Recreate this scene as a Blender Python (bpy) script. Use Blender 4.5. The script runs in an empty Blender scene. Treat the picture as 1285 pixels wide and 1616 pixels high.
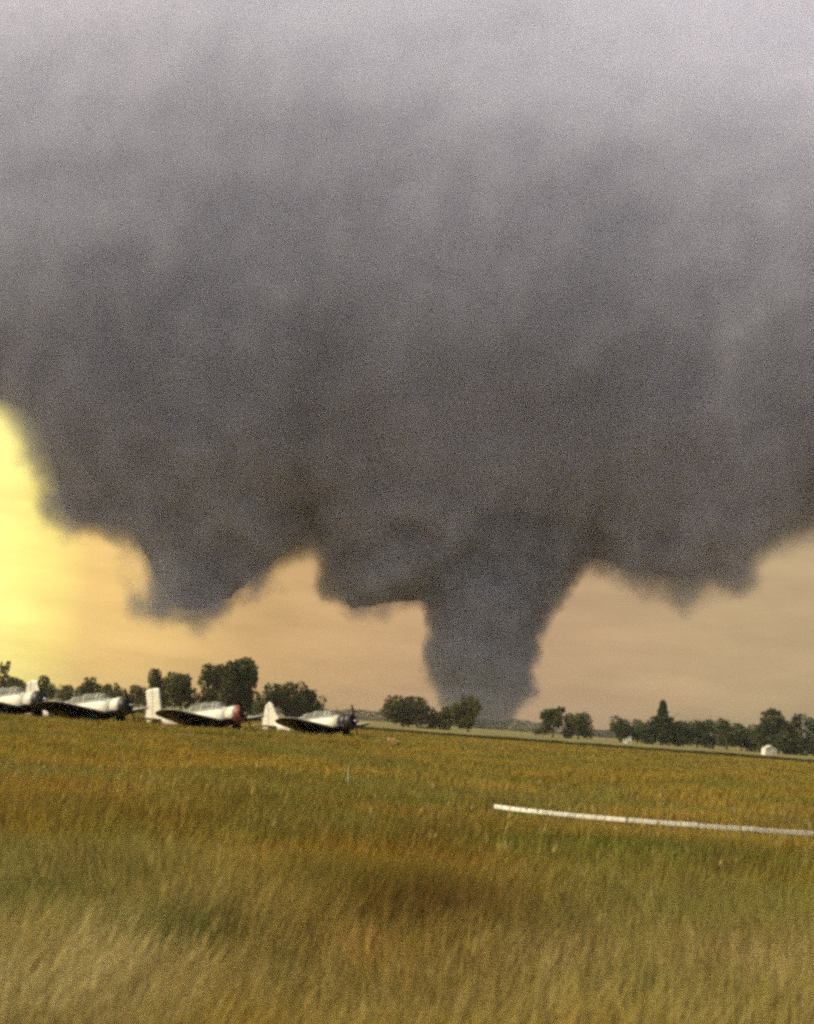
import bpy, bmesh, math, random
import numpy as np
from mathutils import Vector, Matrix, noise

random.seed(7)
rng = np.random.default_rng(7)
sc = bpy.context.scene
col = sc.collection

# ------------------------------------------------------------------ camera
PW, PH, FPX = 1285.0, 1616.0, 2200.0
CAM_H = 1.65
PITCH, ROLL = math.radians(8.5), math.radians(4.15)
F_ = Vector((0, math.cos(PITCH), math.sin(PITCH)))
U0 = Vector((0, -math.sin(PITCH), math.cos(PITCH)))
X0 = Vector((1, 0, 0))
R_ = X0 * math.cos(ROLL) + U0 * math.sin(ROLL)
U_ = U0 * math.cos(ROLL) - X0 * math.sin(ROLL)
cam = bpy.data.cameras.new('camera')
cam.sensor_fit = 'HORIZONTAL'
cam.sensor_width = 36.0
cam.lens = 36.0 * FPX / PW
cam.clip_start = 0.1
cam.clip_end = 60000
cam.dof.use_dof = True
cam.dof.focus_distance = 90.0
cam.dof.aperture_fstop = 2.2
co = bpy.data.objects.new('camera', cam)
col.objects.link(co)
M3 = Matrix((R_, U_, -F_)).transposed()
co.matrix_world = Matrix.Translation((0, 0, CAM_H)) @ M3.to_4x4()
sc.camera = co


def at(px, py, depth):
    """a place in the landscape: the direction of a photograph point, at this distance north"""
    d = F_ + R_ * ((px - PW / 2) / FPX) - U_ * ((py - PH / 2) / FPX)
    t = depth / d.y
    return Vector((d.x * t, depth, CAM_H + d.z * t))


def ground_at(px, py, z=0.0):
    d = F_ + R_ * ((px - PW / 2) / FPX) - U_ * ((py - PH / 2) / FPX)
    t = -(CAM_H - z) / d.z
    return Vector((d.x * t, d.y * t, 0))


# ------------------------------------------------------------------ sky, sun, exposure
SUN_AZ, SUN_EL = math.radians(-109), math.radians(42)
sun = bpy.data.lights.new('sun', 'SUN')
sun.energy = 4.6
sun.angle = math.radians(0.6)
sun.color = (1.0, 0.90, 0.68)
so = bpy.data.objects.new('sun', sun)
col.objects.link(so)
sdir = Vector((math.sin(SUN_AZ) * math.cos(SUN_EL), math.cos(SUN_AZ) * math.cos(SUN_EL), math.sin(SUN_EL)))
so.rotation_euler = (-sdir).to_track_quat('-Z', 'Y').to_euler()
so.location = (0, -20, 50)

world = bpy.data.worlds.new('World')
sc.world = world
world.use_nodes = True
wn, wl = world.node_tree.nodes, world.node_tree.links
wn.clear()
w_out = wn.new('ShaderNodeOutputWorld')
w_bg = wn.new('ShaderNodeBackground')
w_bg.inputs['Strength'].default_value = 0.1
w_sky = wn.new('ShaderNodeTexSky')
w_sky.sky_type = 'NISHITA'
w_sky.sun_disc = False
w_sky.sun_elevation = SUN_EL
w_sky.sun_rotation = SUN_AZ
w_sky.dust_density = 4.0
w_sky.air_density = 1.2
w_tc = wn.new('ShaderNodeTexCoord')
w_sep = wn.new('ShaderNodeSeparateXYZ')
wl.new(w_tc.outputs['Generated'], w_sep.inputs[0])
w_az = wn.new('ShaderNodeMath'); w_az.operation = 'ARCTAN2'
wl.new(w_sep.outputs['X'], w_az.inputs[0]); wl.new(w_sep.outputs['Y'], w_az.inputs[1])
w_map = wn.new('ShaderNodeMapRange')
w_map.inputs['From Min'].default_value = -math.pi
w_map.inputs['From Max'].default_value = math.pi
wl.new(w_az.outputs[0], w_map.inputs['Value'])
w_ramp = wn.new('ShaderNodeValToRGB')
# dusty air low over the horizon: bright and yellow on the sun's side, tan under the storm
stops = [(-180, (.46, .48, .50)), (-130, (.60, .60, .56)), (-80, (.90, .84, .48)), (-35, (1.05, .95, .32)), (-16.4, (1.27, 1.08, .35)),
         (-14.8, (1.16, .96, .26)), (-12.8, (.94, .62, .21)), (-6, (.67, .42, .180)), (4, (.53, .34, .195)), (14, (.51, .365, .20)), (45, (.42, .35, .24)), (110, (.42, .44, .44)), (180, (.46, .48, .50))]
el = w_ramp.color_ramp.elements
while len(el) > 1:
    el.remove(el[-1])
for i, (a, c) in enumerate(stops):
    e = el[0] if i == 0 else el.new((a + 180) / 360)
    e.position = (a + 180) / 360
    e.color = (c[0] * 10, c[1] * 10, c[2] * 10, 1)
wl.new(w_map.outputs[0], w_ramp.inputs[0])
w_fac = wn.new('ShaderNodeMapRange')
w_fac.interpolation_type = 'SMOOTHSTEP'
for k, v in (('From Min', 0.10), ('From Max', 0.55), ('To Min', 0.98), ('To Max', 0.25)):
    w_fac.inputs[k].default_value = v
wl.new(w_sep.outputs['Z'], w_fac.inputs['Value'])
# faint streaks of dust and far cloud in that low air
w_ms = wn.new('ShaderNodeMapping'); w_ms.inputs['Scale'].default_value = (5, 5, 22)
wl.new(w_tc.outputs['Generated'], w_ms.inputs['Vector'])
w_nz = wn.new('ShaderNodeTexNoise'); w_nz.inputs['Scale'].default_value = 1.6; w_nz.inputs['Detail'].default_value = 5; w_nz.inputs['Roughness'].default_value = .6
wl.new(w_ms.outputs[0], w_nz.inputs['Vector'])
w_nr = wn.new('ShaderNodeMapRange')
for k, v in (('From Min', .3), ('From Max', .7), ('To Min', .86), ('To Max', 1.14)):
    w_nr.inputs[k].default_value = v
wl.new(w_nz.outputs['Fac'], w_nr.inputs['Value'])
w_low = wn.new('ShaderNodeMapRange'); w_low.interpolation_type = 'SMOOTHSTEP'
for k, v in (('From Min', 0.0), ('From Max', .06), ('To Min', .84), ('To Max', 1.0)):
    w_low.inputs[k].default_value = v
wl.new(w_sep.outputs['Z'], w_low.inputs['Value'])
w_m1 = wn.new('ShaderNodeMath'); w_m1.operation = 'MULTIPLY'
wl.new(w_nr.outputs[0], w_m1.inputs[0]); wl.new(w_low.outputs[0], w_m1.inputs[1])
w_mul = wn.new('ShaderNodeVectorMath'); w_mul.operation = 'SCALE'
wl.new(w_ramp.outputs[0], w_mul.inputs[0]); wl.new(w_m1.outputs[0], w_mul.inputs['Scale'])
w_mix = wn.new('ShaderNodeMixRGB')
wl.new(w_fac.outputs[0], w_mix.inputs[0])
wl.new(w_sky.outputs[0], w_mix.inputs[1])
wl.new(w_mul.outputs[0], w_mix.inputs[2])
wl.new(w_mix.outputs[0], w_bg.inputs['Color'])
wl.new(w_bg.outputs[0], w_out.inputs['Surface'])

vs = sc.view_settings
vs.view_transform = 'Standard'
vs.look = 'None'
vs.exposure = 0.0
vs.gamma = 1.0
sc.render.engine = 'CYCLES'
cy = sc.cycles
cy.use_denoising = False
cy.use_adaptive_sampling = True
cy.adaptive_threshold = 0.05
cy.adaptive_min_samples = 24
cy.filter_width = 3.2
cy.max_bounces = 6
cy.diffuse_bounces = 2
cy.glossy_bounces = 2
cy.transmission_bounces = 4
cy.transparent_max_bounces = 8
cy.volume_bounces = 3
cy.volume_step_rate = 3.5
cy.volume_max_steps = 128


# ------------------------------------------------------------------ helpers
def new_mat(name):
    m = bpy.data.materials.new(name)
    m.use_nodes = True
    nt = m.node_tree
    return m, nt.nodes, nt.links, nt.nodes['Principled BSDF']


def paint(name, c, rough=0.5, metal=0.0, wear=0.12, scale=6.0, bump=0.0):
    m, n, l, b = new_mat(name)
    tc = n.new('ShaderNodeTexCoord')
    nz = n.new('ShaderNodeTexNoise')
    nz.inputs['Scale'].default_value = scale
    nz.inputs['Detail'].default_value = 6
    nz.inputs['Roughness'].default_value = 0.65
    l.new(tc.outputs['Object'], nz.inputs['Vector'])
    cr = n.new('ShaderNodeValToRGB')
    cr.color_ramp.elements[0].position = 0.3
    cr.color_ramp.elements[1].position = 0.7
    cr.color_ramp.elements[0].color = (*[v * (1 - wear) for v in c], 1)
    cr.color_ramp.elements[1].color = (*[min(1, v * (1 + wear * .6)) for v in c], 1)
    l.new(nz.outputs['Fac'], cr.inputs[0])
    l.new(cr.outputs[0], b.inputs['Base Color'])
    b.inputs['Roughness'].default_value = rough
    b.inputs['Metallic'].default_value = metal
    if bump:
        bp = n.new('ShaderNodeBump')
        bp.inputs['Strength'].default_value = bump
        l.new(nz.outputs['Fac'], bp.inputs['Height'])
        l.new(bp.outputs[0], b.inputs['Normal'])
    return m


def leaf_mat(name, attr='tint', trans=0.25, rough=0.7):
    m, n, l, b = new_mat(name)
    a = n.new('ShaderNodeAttribute')
    a.attribute_name = attr
    l.new(a.outputs['Color'], b.inputs['Base Color'])
    b.inputs['Roughness'].default_value = rough
    b.inputs['Specular IOR Level'].default_value = 0.15
    t = n.new('ShaderNodeBsdfTranslucent')
    l.new(a.outputs['Color'], t.inputs['Color'])
    mx = n.new('ShaderNodeMixShader')
    mx.inputs[0].default_value = trans
    l.new(b.outputs[0], mx.inputs[1])
    l.new(t.outputs[0], mx.inputs[2])
    out = n['Material Output']
    l.new(mx.outputs[0], out.inputs['Surface'])
    return m


def tag(o, label=None, cat=None, group=None, kind=None):
    if label: o['label'] = label
    if cat: o['category'] = cat
    if group: o['group'] = group
    if kind: o['kind'] = kind
    return o


def empty(name, loc, rot=(0, 0, 0)):
    o = bpy.data.objects.new(name, None)
    o.empty_display_size = 0.3
    o.location = loc
    o.rotation_euler = rot
    col.objects.link(o)
    return o


def link_mesh(name, me, mat, parent=None, smooth=False):
    o = bpy.data.objects.new(name, me)
    if mat: me.materials.append(mat)
    col.objects.link(o)
    if parent: o.parent = parent
    if smooth:
        me.polygons.foreach_set('use_smooth', [True] * len(me.polygons))
    return o


def from_bm(name, bm, mat, parent=None, smooth=False):
    bmesh.ops.recalc_face_normals(bm, faces=bm.faces[:])
    me = bpy.data.meshes.new(name)
    bm.to_mesh(me)
    bm.free()
    return link_mesh(name, me, mat, parent, smooth)


def loft(bm, rings, cap0=True, cap1=True):
    vr = [[bm.verts.new(p) for p in r] for r in rings]
    n = len(vr[0])
    for a, b in zip(vr, vr[1:]):
        for i in range(n):
            bm.faces.new((a[i], a[(i + 1) % n], b[(i + 1) % n], b[i]))
    if cap0: bm.faces.new(vr[0][::-1])
    if cap1: bm.faces.new(vr[-1])


def tube(bm, pts, rad, n=8):
    pts = [Vector(p) for p in pts]
    rings = []
    for i, p in enumerate(pts):
        t = (pts[min(i + 1, len(pts) - 1)] - pts[max(i - 1, 0)]).normalized()
        a = t.cross(Vector((0.31, 0.87, 0.4))).normalized()
        b = t.cross(a)
        r = rad[i] if isinstance(rad, (list, tuple)) else rad
        rings.append([p + (a * math.cos(k * 2 * math.pi / n) + b * math.sin(k * 2 * math.pi / n)) * r for k in range(n)])
    loft(bm, rings)


def box(bm, c, s, rot=None):
    m = Matrix.Translation(c) @ (rot.to_4x4() if rot else Matrix.Identity(4)) @ Matrix.Diagonal((*s, 1))
    bmesh.ops.create_cube(bm, size=1, matrix=m)


def numpy_mesh(name, verts, tris, attr=None):
    me = bpy.data.meshes.new(name)
    nv, nt = len(verts), len(tris)
    me.vertices.add(nv)
    me.vertices.foreach_set('co', np.ascontiguousarray(verts, dtype=np.float32).ravel())
    me.loops.add(nt * 3)
    me.loops.foreach_set('vertex_index', np.ascontiguousarray(tris, dtype=np.int32).ravel())
    me.polygons.add(nt)
    me.polygons.foreach_set('loop_start', np.arange(0, nt * 3, 3, dtype=np.int32))
    me.update(calc_edges=True)
    if attr is not None:
        at_ = me.attributes.new('tint', 'FLOAT_COLOR', 'POINT')
        rgba = np.ones((nv, 4), dtype=np.float32)
        rgba[:, :3] = attr
        at_.data.foreach_set('color', rgba.ravel())
    return me


def vnoise(x, y, seed=0):
    xi, yi = np.floor(x).astype(np.int64), np.floor(y).astype(np.int64)
    fx, fy = x - xi, y - yi
    fx = fx * fx * (3 - 2 * fx); fy = fy * fy * (3 - 2 * fy)

    def h(a, b):
        v = (a * 374761393 + b * 668265263 + seed * 974634777) & 0xffffffff
        v = ((v ^ (v >> 13)) * 1274126177) & 0xffffffff
        return ((v ^ (v >> 16)) & 0xffff) / 65535.0
    return (h(xi, yi) * (1 - fx) + h(xi + 1, yi) * fx) * (1 - fy) + (h(xi, yi + 1) * (1 - fx) + h(xi + 1, yi + 1) * fx) * fy


def fbm(x, y, seed=0, octv=4):
    s, a, t = 0, 1.0, 0
    for k in range(octv):
        s = s + a * vnoise(x * 2 ** k, y * 2 ** k, seed + k * 17)
        t += a
        a *= 0.5
    return s / t


# ------------------------------------------------------------------ ground
m_ground, n, l, b = new_mat('dry_grassland')
tc = n.new('ShaderNodeTexCoord')
n1 = n.new('ShaderNodeTexNoise'); n1.inputs['Scale'].default_value = 0.09; n1.inputs['Detail'].default_value = 8; n1.inputs['Roughness'].default_value = .7
n2 = n.new('ShaderNodeTexNoise'); n2.inputs['Scale'].default_value = 2.2; n2.inputs['Detail'].default_value = 6; n2.inputs['Roughness'].default_value = .75
l.new(tc.outputs['Object'], n1.inputs['Vector']); l.new(tc.outputs['Object'], n2.inputs['Vector'])
r1 = n.new('ShaderNodeValToRGB')
for i, (p, c) in enumerate([(0.3, (.085, .062, .012)), (.45, (.150, .108, .018)), (.58, (.185, .128, .022)), (.72, (.130, .118, .022))]):
    e = r1.color_ramp.elements[i] if i < 2 else r1.color_ramp.elements.new(p)
    e.position = p; e.color = (*c, 1)
l.new(n1.outputs['Fac'], r1.inputs[0])
r2 = n.new('ShaderNodeValToRGB')
r2.color_ramp.elements[0].position = .3; r2.color_ramp.elements[0].color = (.5, .5, .5, 1)
r2.color_ramp.elements[1].position = .7; r2.color_ramp.elements[1].color = (1.25, 1.2, 1.15, 1)
l.new(n2.outputs['Fac'], r2.inputs[0])
mm = n.new('ShaderNodeMixRGB'); mm.blend_type = 'MULTIPLY'; mm.inputs[0].default_value = 1
l.new(r1.outputs[0], mm.inputs[1]); l.new(r2.outputs[0], mm.inputs[2])
l.new(mm.outputs[0], b.inputs['Base Color'])
b.inputs['Roughness'].default_value = 0.95
b.inputs['Specular IOR Level'].default_value = 0.05
bm = bmesh.new()
S = 22000
NEAR = 1500
ys = [-60, 0, 15, 60, 150, 400, 900, NEAR]
xs = [-NEAR, -800, -150, -30, 0, 30, 150, 800, NEAR]
gv = [[bm.verts.new((x, y, 0)) for x in xs] for y in ys]
for j in range(len(ys) - 1):
    for i in range(len(xs) - 1):
        bm.faces.new((gv[j][i], gv[j][i + 1], gv[j + 1][i + 1], gv[j + 1][i]))
g = from_bm('ground', bm, m_ground)
tag(g, kind='structure')
bm = bmesh.new()
for (xa, xb, ya, yb) in ((-S, S, NEAR + 8, S), (-S, -NEAR - 8, -60, NEAR + 8), (NEAR + 8, S, -60, NEAR + 8)):
    bm.faces.new([bm.verts.new(p) for p in ((xa, ya, 0), (xb, ya, 0), (xb, yb, 0), (xa, yb, 0))])
tag(from_bm('far_ground', bm, m_ground), kind='structure')

# a paler green hay field beyond the airfield's edge
m_far = paint('far_hay_field_green', (.170, .140, .030), rough=.95, wear=.3, scale=0.05)
EDGE = 186.0
bm = bmesh.new()
v = [bm.verts.new(p) for p in [(-90, EDGE + 14, .004), (420, EDGE - 18, .004), (1300, 900, .004), (-900, 900, .004)]]
bm.faces.new(v)
tag(from_bm('far_field', bm, m_far), kind='structure')

# ------------------------------------------------------------------ storm cloud
m_core, n, l, b = new_mat('storm_cloud_body')
tc = n.new('ShaderNodeTexCoord')
nz = n.new('ShaderNodeTexNoise'); nz.inputs['Scale'].default_value = 0.003; nz.inputs['Detail'].default_value = 5; nz.inputs['Roughness'].default_value = .55
l.new(tc.outputs['Object'], nz.inputs['Vector'])
cr = n.new('ShaderNodeValToRGB')
cr.color_ramp.elements[0].position = .3; cr.color_ramp.elements[0].color = (.67, .67, .82, 1)
cr.color_ramp.elements[1].position = .7; cr.color_ramp.elements[1].color = (.73, .73, .88, 1)
l.new(nz.outputs['Fac'], cr.inputs[0]); l.new(cr.outputs[0], b.inputs['Base Color'])
b.inputs['Roughness'].default_value = 1.0
b.inputs['Specular IOR Level'].default_value = 0.0


m_fcore = m_core.copy(); m_fcore.name = 'funnel_body'
for nd in m_fcore.node_tree.nodes:
    if nd.type == 'VALTORGB':
        nd.color_ramp.elements[0].color = (.42, .43, .48, 1); nd.color_ramp.elements[1].color = (.47, .48, .53, 1)


def vol_mat(name, colour, dens, nscale, lo, hi, namp):
    m = bpy.data.materials.new(name)
    m.use_nodes = True
    n, l = m.node_tree.nodes, m.node_tree.links
    n.clear()
    out = n.new('ShaderNodeOutputMaterial')
    pv = n.new('ShaderNodeVolumePrincipled')
    pv.inputs['Color'].default_value = (*colour, 1)
    pv.inputs['Density Attribute'].default_value = ''
    at_ = n.new('ShaderNodeAttribute'); at_.attribute_name = 'density'
    tc = n.new('ShaderNodeTexCoord')
    nz = n.new('ShaderNodeTexNoise')
    nz.inputs['Scale'].default_value = nscale
    nz.inputs['Detail'].default_value = 4
    nz.inputs['Roughness'].default_value = .6
    l.new(tc.outputs['Object'], nz.inputs['Vector'])
    # the noise eats into the thin outer band only
    ad = n.new('ShaderNodeMath'); ad.operation = 'ADD'
    ce = n.new('ShaderNodeMath'); ce.operation = 'SUBTRACT'; ce.inputs[1].default_value = .5
    l.new(nz.outputs['Fac'], ce.inputs[0])
    sp = n.new('ShaderNodeSeparateXYZ'); l.new(tc.outputs['Object'], sp.inputs[0])
    hz = n.new('ShaderNodeMapRange')
    hz.inputs['From Min'].default_value = 270; hz.inputs['From Max'].default_value = 500
    hz.inputs['To Min'].default_value = namp; hz.inputs['To Max'].default_value = namp * .15
    l.new(sp.outputs['Z'], hz.inputs['Value'])
    am = n.new('ShaderNodeMath'); am.operation = 'MULTIPLY'
    l.new(ce.outputs[0], am.inputs[0]); l.new(hz.outputs[0], am.inputs[1])
    l.new(at_.outputs['Fac'], ad.inputs[0]); l.new(am.outputs[0], ad.inputs[1])
    mr = n.new('ShaderNodeMapRange'); mr.interpolation_type = 'SMOOTHSTEP'
    mr.inputs['From Min'].default_value = lo; mr.inputs['From Max'].default_value = hi
    mr.inputs['To Max'].default_value = dens
    l.new(ad.outputs[0], mr.inputs['Value'])
    fade = n.new('ShaderNodeMapRange'); fade.interpolation_type = 'SMOOTHSTEP'
    fade.inputs['From Max'].default_value = .16
    l.new(at_.outputs['Fac'], fade.inputs['Value'])
    mu = n.new('ShaderNodeMath'); mu.operation = 'MULTIPLY'
    l.new(mr.outputs[0], mu.inputs[0]); l.new(fade.outputs[0], mu.inputs[1])
    l.new(mu.outputs[0], pv.inputs['Density'])
    l.new(pv.outputs[0], out.inputs['Volume'])
    return m


m_cvol = vol_mat('storm_cloud_vapour', (.905, .900, .995), 0.036, 0.014, 0.05, 0.82, 1.6)
m_tvol = vol_mat('funnel_vapour', (.76, .755, .82), 0.050, 0.022, 0.04, 0.80, 1.6)


def fog_object(name, me, mat, voxel, band, parent):
    """mesh turned into a bank of vapour that thins out over the outer band"""
    o = link_mesh(name, me, mat, parent)
    ng = bpy.data.node_groups.new(name + '_fog', 'GeometryNodeTree')
    ng.interface.new_socket('Geometry', in_out='INPUT', socket_type='NodeSocketGeometry')
    ng.interface.new_socket('Geometry', in_out='OUTPUT', socket_type='NodeSocketGeometry')
    gi, go = ng.nodes.new('NodeGroupInput'), ng.nodes.new('NodeGroupOutput')
    mv = ng.nodes.new('GeometryNodeMeshToVolume')
    mv.resolution_mode = 'VOXEL_SIZE'
    mv.inputs['Density'].default_value = 1.0
    mv.inputs['Voxel Size'].default_value = voxel
    mv.inputs['Interior Band Width'].default_value = band
    sm = ng.nodes.new('GeometryNodeSetMaterial')
    sm.inputs['Material'].default_value = mat
    ng.links.new(gi.outputs[0], mv.inputs['Mesh'])
    ng.links.new(mv.outputs[0], sm.inputs['Geometry'])
    ng.links.new(sm.outputs[0], go.inputs[0])
    md = o.modifiers.new('fog', 'NODES')
    md.node_group = ng
    tag(o, kind='stuff')
    return o


CD = 2500.0
SIL = [(-3200, 380), (-2200, 470), (-1400, 560), (-700, 600), (-200, 615), (-50, 632), (0, 650), (28, 660), (52, 686), (60, 730), (65, 790), (74, 820), (104, 832), (145, 836), (178, 846),
       (196, 890), (212, 940), (238, 976), (275, 980), (340, 956), (400, 920), (440, 880), (462, 826), (478, 776), (496, 778), (508, 892), (520, 942), (545, 966),
       (590, 962), (630, 956), (668, 960), (700, 985), (850, 985), (872, 950), (896, 905), (922, 880), (980, 888), (1020, 915), (1050, 922), (1080, 920),
       (1110, 922), (1150, 909), (1198, 918), (1212, 892), (1240, 866), (1285, 838), (1400, 770), (1700, 690), (2400, 560), (3400, 380)]
sil_w = [at(px, py, CD) for px, py in SIL]
sx = np.array([p.x for p in sil_w]); sz = np.array([p.z for p in sil_w])


def cloud_mesh(name, inset, nx, nsec, seed):
    """closed bank of cloud: overhanging front, hanging lobes along its foot, underside that climbs away behind"""
    xs = np.concatenate([np.linspace(-3900, -1100, nx // 5), np.linspace(-1090, 1090, nx), np.linspace(1100, 3900, nx // 5)])
    verts, faces = [], []
    TOP = 2300.0
    for i, x in enumerate(xs):
        wob = noise.fractal(Vector((x * .02, 3.3, 0)), .8, 2.0, 5) * 16
        offs = np.linspace(-abs(inset), abs(inset), 13)
        lift = np.sqrt(np.maximum(0.0, inset ** 2 - offs ** 2))
        zz_ = np.interp(x + wob + offs, sx, sz)
        zb = float(np.max(zz_ + lift)) if inset > 0 else float(np.min(zz_ - lift))
        dl = noise.noise(Vector((x * .0035, 7.7, 0))) * 130
        pr = []
        # profile, top front -> foot -> up the back
        zs = np.linspace(0, 1, nsec) ** 1.25
        for t in zs[::-1]:
            z = zb + 45 + (TOP - zb - 45) * t
            h = (z - 250) / 1000.0
            # overhang grows to about 1000 m, then the bank leans back
            y = CD + dl * math.exp(-(z - zb) / 220) + (inset * 4.6 if inset > 0 else 0) - 300 * math.sin(min(1.0, max(0.0, h) / 0.68) * math.pi / 2) + (800 * (h - 0.68) ** 2 if h > 0.68 else 0) + 40 * math.exp(-(z - zb - 45) / 60)
            pr.append((y, z))
        y0 = pr[-1][0]
        for a in np.linspace(0.15, 1, 7):       # rounded foot
            ang = a * math.pi / 2
            pr.append((y0 + 90 * (1 - math.cos(ang)), zb + 45 - 45 * math.sin(ang)))
        for t in np.linspace(0.12, 1, 10):
            pr.append((y0 + 90 + (1000 - 3 * max(0, inset)) * t, zb + 620 * t ** 1.15))
        pr.append((y0 + 1500 - 3 * max(0, inset), TOP - 500))
        for (y, z) in pr:
            verts.append((x, y, z))
    m = len(pr)
    N = len(xs)
    for i in range(N - 1):
        for j in range(m):
            a, b2 = i * m + j, i * m + (j + 1) % m
            faces.append((a, b2, b2 + m, a + m))
    faces.append(tuple(range(m))[::-1])
    faces.append(tuple(range((N - 1) * m, N * m)))
    # billows: the same noise for the body and its vapour
    me = bpy.data.meshes.new(name)
    me.from_pydata(verts, [], faces)
    me.update()
    nrm = np.empty(len(verts) * 3, dtype=np.float32)
    me.vertex_normals.foreach_get('vector', nrm)
    nrm = nrm.reshape(-1, 3)
    cen = np.array([0, CD + 300, 900.0])
    out = []
    for k, (x, y, z) in enumerate(verts):
        p = Vector((x, y, z))
        foot = math.exp(-max(0, z - 250) / 260)
        d = noise.fractal(p * .0016, 1.0, 2.0, 2) * (26 if inset < 0 else 12) + noise.fractal(p * .010 + Vector((5, 1, 2)), 0.75, 2.1, 5) * (2 + 32 * foot) * (.35 if inset > 0 else 1)
        q = p + Vector(nrm[k]) * d
        out.append(q)
    me.vertices.foreach_set('co', np.array([c for q in out for c in q], dtype=np.float32))
    me.update()
    return me


storm = empty('storm_cloud', (0, 0, 0))
core = link_mesh('cloud_body', cloud_mesh('cloud_body', 26, 260, 70, 1), m_core, storm, True)
fog_object('cloud_vapour', cloud_mesh('cloud_vapour', -44, 420, 90, 1), m_cvol, 9.0, 110.0, storm)
tag(storm, 'huge dark grey storm cloud with ragged hanging lobes filling the sky', 'cloud')

# ------------------------------------------------------------------ tornado
TORN = [(700, 480, 1100), (780, 560, 1010), (840, 620, 950), (880, 650, 924), (905, 662, 906), (940, 674, 886), (980, 680, 856), (1005, 676, 846), (1030, 667, 842), (1050, 666, 841), (1070, 674, 840),
        (1090, 683, 836), (1110, 694, 824), (1128, 708, 806), (1146, 722, 796), (1158, 724, 796)]


def funnel_mesh(name, inset, na, seed):
    ty = np.array([t[0] for t in TORN], float); tl = np.array([t[1] for t in TORN], float); tr = np.array([t[2] for t in TORN], float)
    rows = np.linspace(800, 1158, 60)
    verts, faces = [], []
    for py in rows:
        lft, rgt = np.interp(py, ty, tl), np.interp(py, ty, tr)
        a, b2 = at(lft, py, CD + 130), at(rgt, py, CD + 130)
        c = (a + b2) / 2
        r = (b2 - a).length / 2
        for k in range(na):
            t = k / na * 2 * math.pi
            d = Vector((math.cos(t), math.sin(t), 0))
            p = c + d * r
            nz_ = noise.fractal(p * .013 + Vector((0, 0, 2)), .9, 2.1, 4) * 11 + noise.noise(Vector((math.cos(t + p.z * .012) * 2, math.sin(t + p.z * .012) * 2, p.z * .006))) * 9
            if inset > 0: nz_ *= .35
            rq = max(8, r + nz_ - inset)
            q = c + Vector((d.x * rq, d.y * min(rq, 105 - inset + nz_), 0))
            verts.append((q.x, q.y, max(q.z, -6)))
    R = len(rows)
    for i in range(R - 1):
        for k in range(na):
            a = i * na + k; b3 = i * na + (k + 1) % na
            faces.append((a, a + na, b3 + na, b3))
    faces.append(tuple(range(na)))
    faces.append(tuple(range((R - 1) * na, R * na))[::-1])
    me = bpy.data.meshes.new(name)
    me.from_pydata(verts, [], faces)
    me.update()
    return me


tb = at(758, 1150, CD)
torn = empty('tornado', (0, 0, 0))
link_mesh('funnel', funnel_mesh('funnel', 36, 96, 3), m_fcore, torn, True)
fog_object('funnel_vapour', funnel_mesh('funnel_vapour', -19, 96, 3), m_tvol, 4.0, 48.0, torn)
tag(torn, 'wide dark grey tornado funnel reaching from the storm cloud to the ground', 'tornado')

# ------------------------------------------------------------------ trees
m_leaf = leaf_mat('tree_foliage')
m_bark = paint('bark', (.060, .046, .032), rough=.9, wear=.4, scale=3, bump=.4)


def leaf_quads(pts, size, tint, droop=0.3):
    n = len(pts)
    a = rng.normal(size=(n, 3)); a /= np.linalg.norm(a, axis=1)[:, None]
    b2 = rng.normal(size=(n, 3)); b2 -= a * (a * b2).sum(1)[:, None]; b2 /= np.linalg.norm(b2, axis=1)[:, None]
    s = (size * rng.uniform(.6, 1.35, n))[:, None]
    v = np.stack([pts - a * s, pts + b2 * s * .6, pts + a * s, pts - b2 * s * .6], 1).reshape(-1, 3)
    i = np.arange(n)[:, None] * 4
    t = np.concatenate([i + [0, 1, 2], i + [0, 2, 3]], 0)
    return v, t, np.repeat(tint, 4, 0)


def crown_points(h, w, bottom, kind, n, seed):
    r = np.random.default_rng(seed)
    if kind == 'spruce':
        z = r.uniform(0, 1, n) ** .8
        tier = np.floor(z * 7) / 7
        loc = (z - tier) * 7
        rad = (1 - tier * .93) * (1.05 - .55 * loc) * r.uniform(.25, 1, n) ** .5
        rad *= np.where(z > .62, .62, 1.0)
        ang = r.uniform(0, 2 * np.pi, n)
        return np.stack([np.cos(ang) * rad * w / 2, np.sin(ang) * rad * w / 2, bottom + z * (h - bottom)], 1), tier
    if kind == 'spindly':
        k = 9
        lob = [(r.uniform(-.35, .35), r.uniform(-.35, .35), r.uniform(.0, 1.0), r.uniform(.12, .3)) for _ in range(k)]
    else:
        k = 15 if kind != 'bush' else 11
        lob = []
        for _ in range(k):
            zz = r.uniform(.12, .9)
            lim = math.sqrt(max(0.05, 1 - ((zz - .42) / .62) ** 2)) * .62
            a = r.uniform(0, 2 * np.pi); q = r.uniform(.25, 1) ** .6 * lim
            lob.append((math.cos(a) * q, math.sin(a) * q, zz, r.uniform(.2, .38)))
        lob.append((0, 0, .84, .2)); lob.append((0, 0, .5, .42))
    lob = np.array(lob)
    wts = lob[:, 3] ** 2; wts /= wts.sum()
    idx = r.choice(len(lob), n, p=wts)
    d = r.normal(size=(n, 3)); d /= np.linalg.norm(d, axis=1)[:, None]
    rr = r.uniform(.35, 1.06, n) ** .5
    L = lob[idx]
    hh = h - bottom
    px = (L[:, 0] + d[:, 0] * L[:, 3] * rr) * w / 2 * 1.42
    py = (L[:, 1] + d[:, 1] * L[:, 3] * rr) * w / 2 * 1.42
    pz = bottom + np.clip(L[:, 2] + d[:, 2] * L[:, 3] * rr * .8, -.02, 1.06) * hh
    return np.stack([px, py, pz], 1), idx / len(lob)


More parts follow.
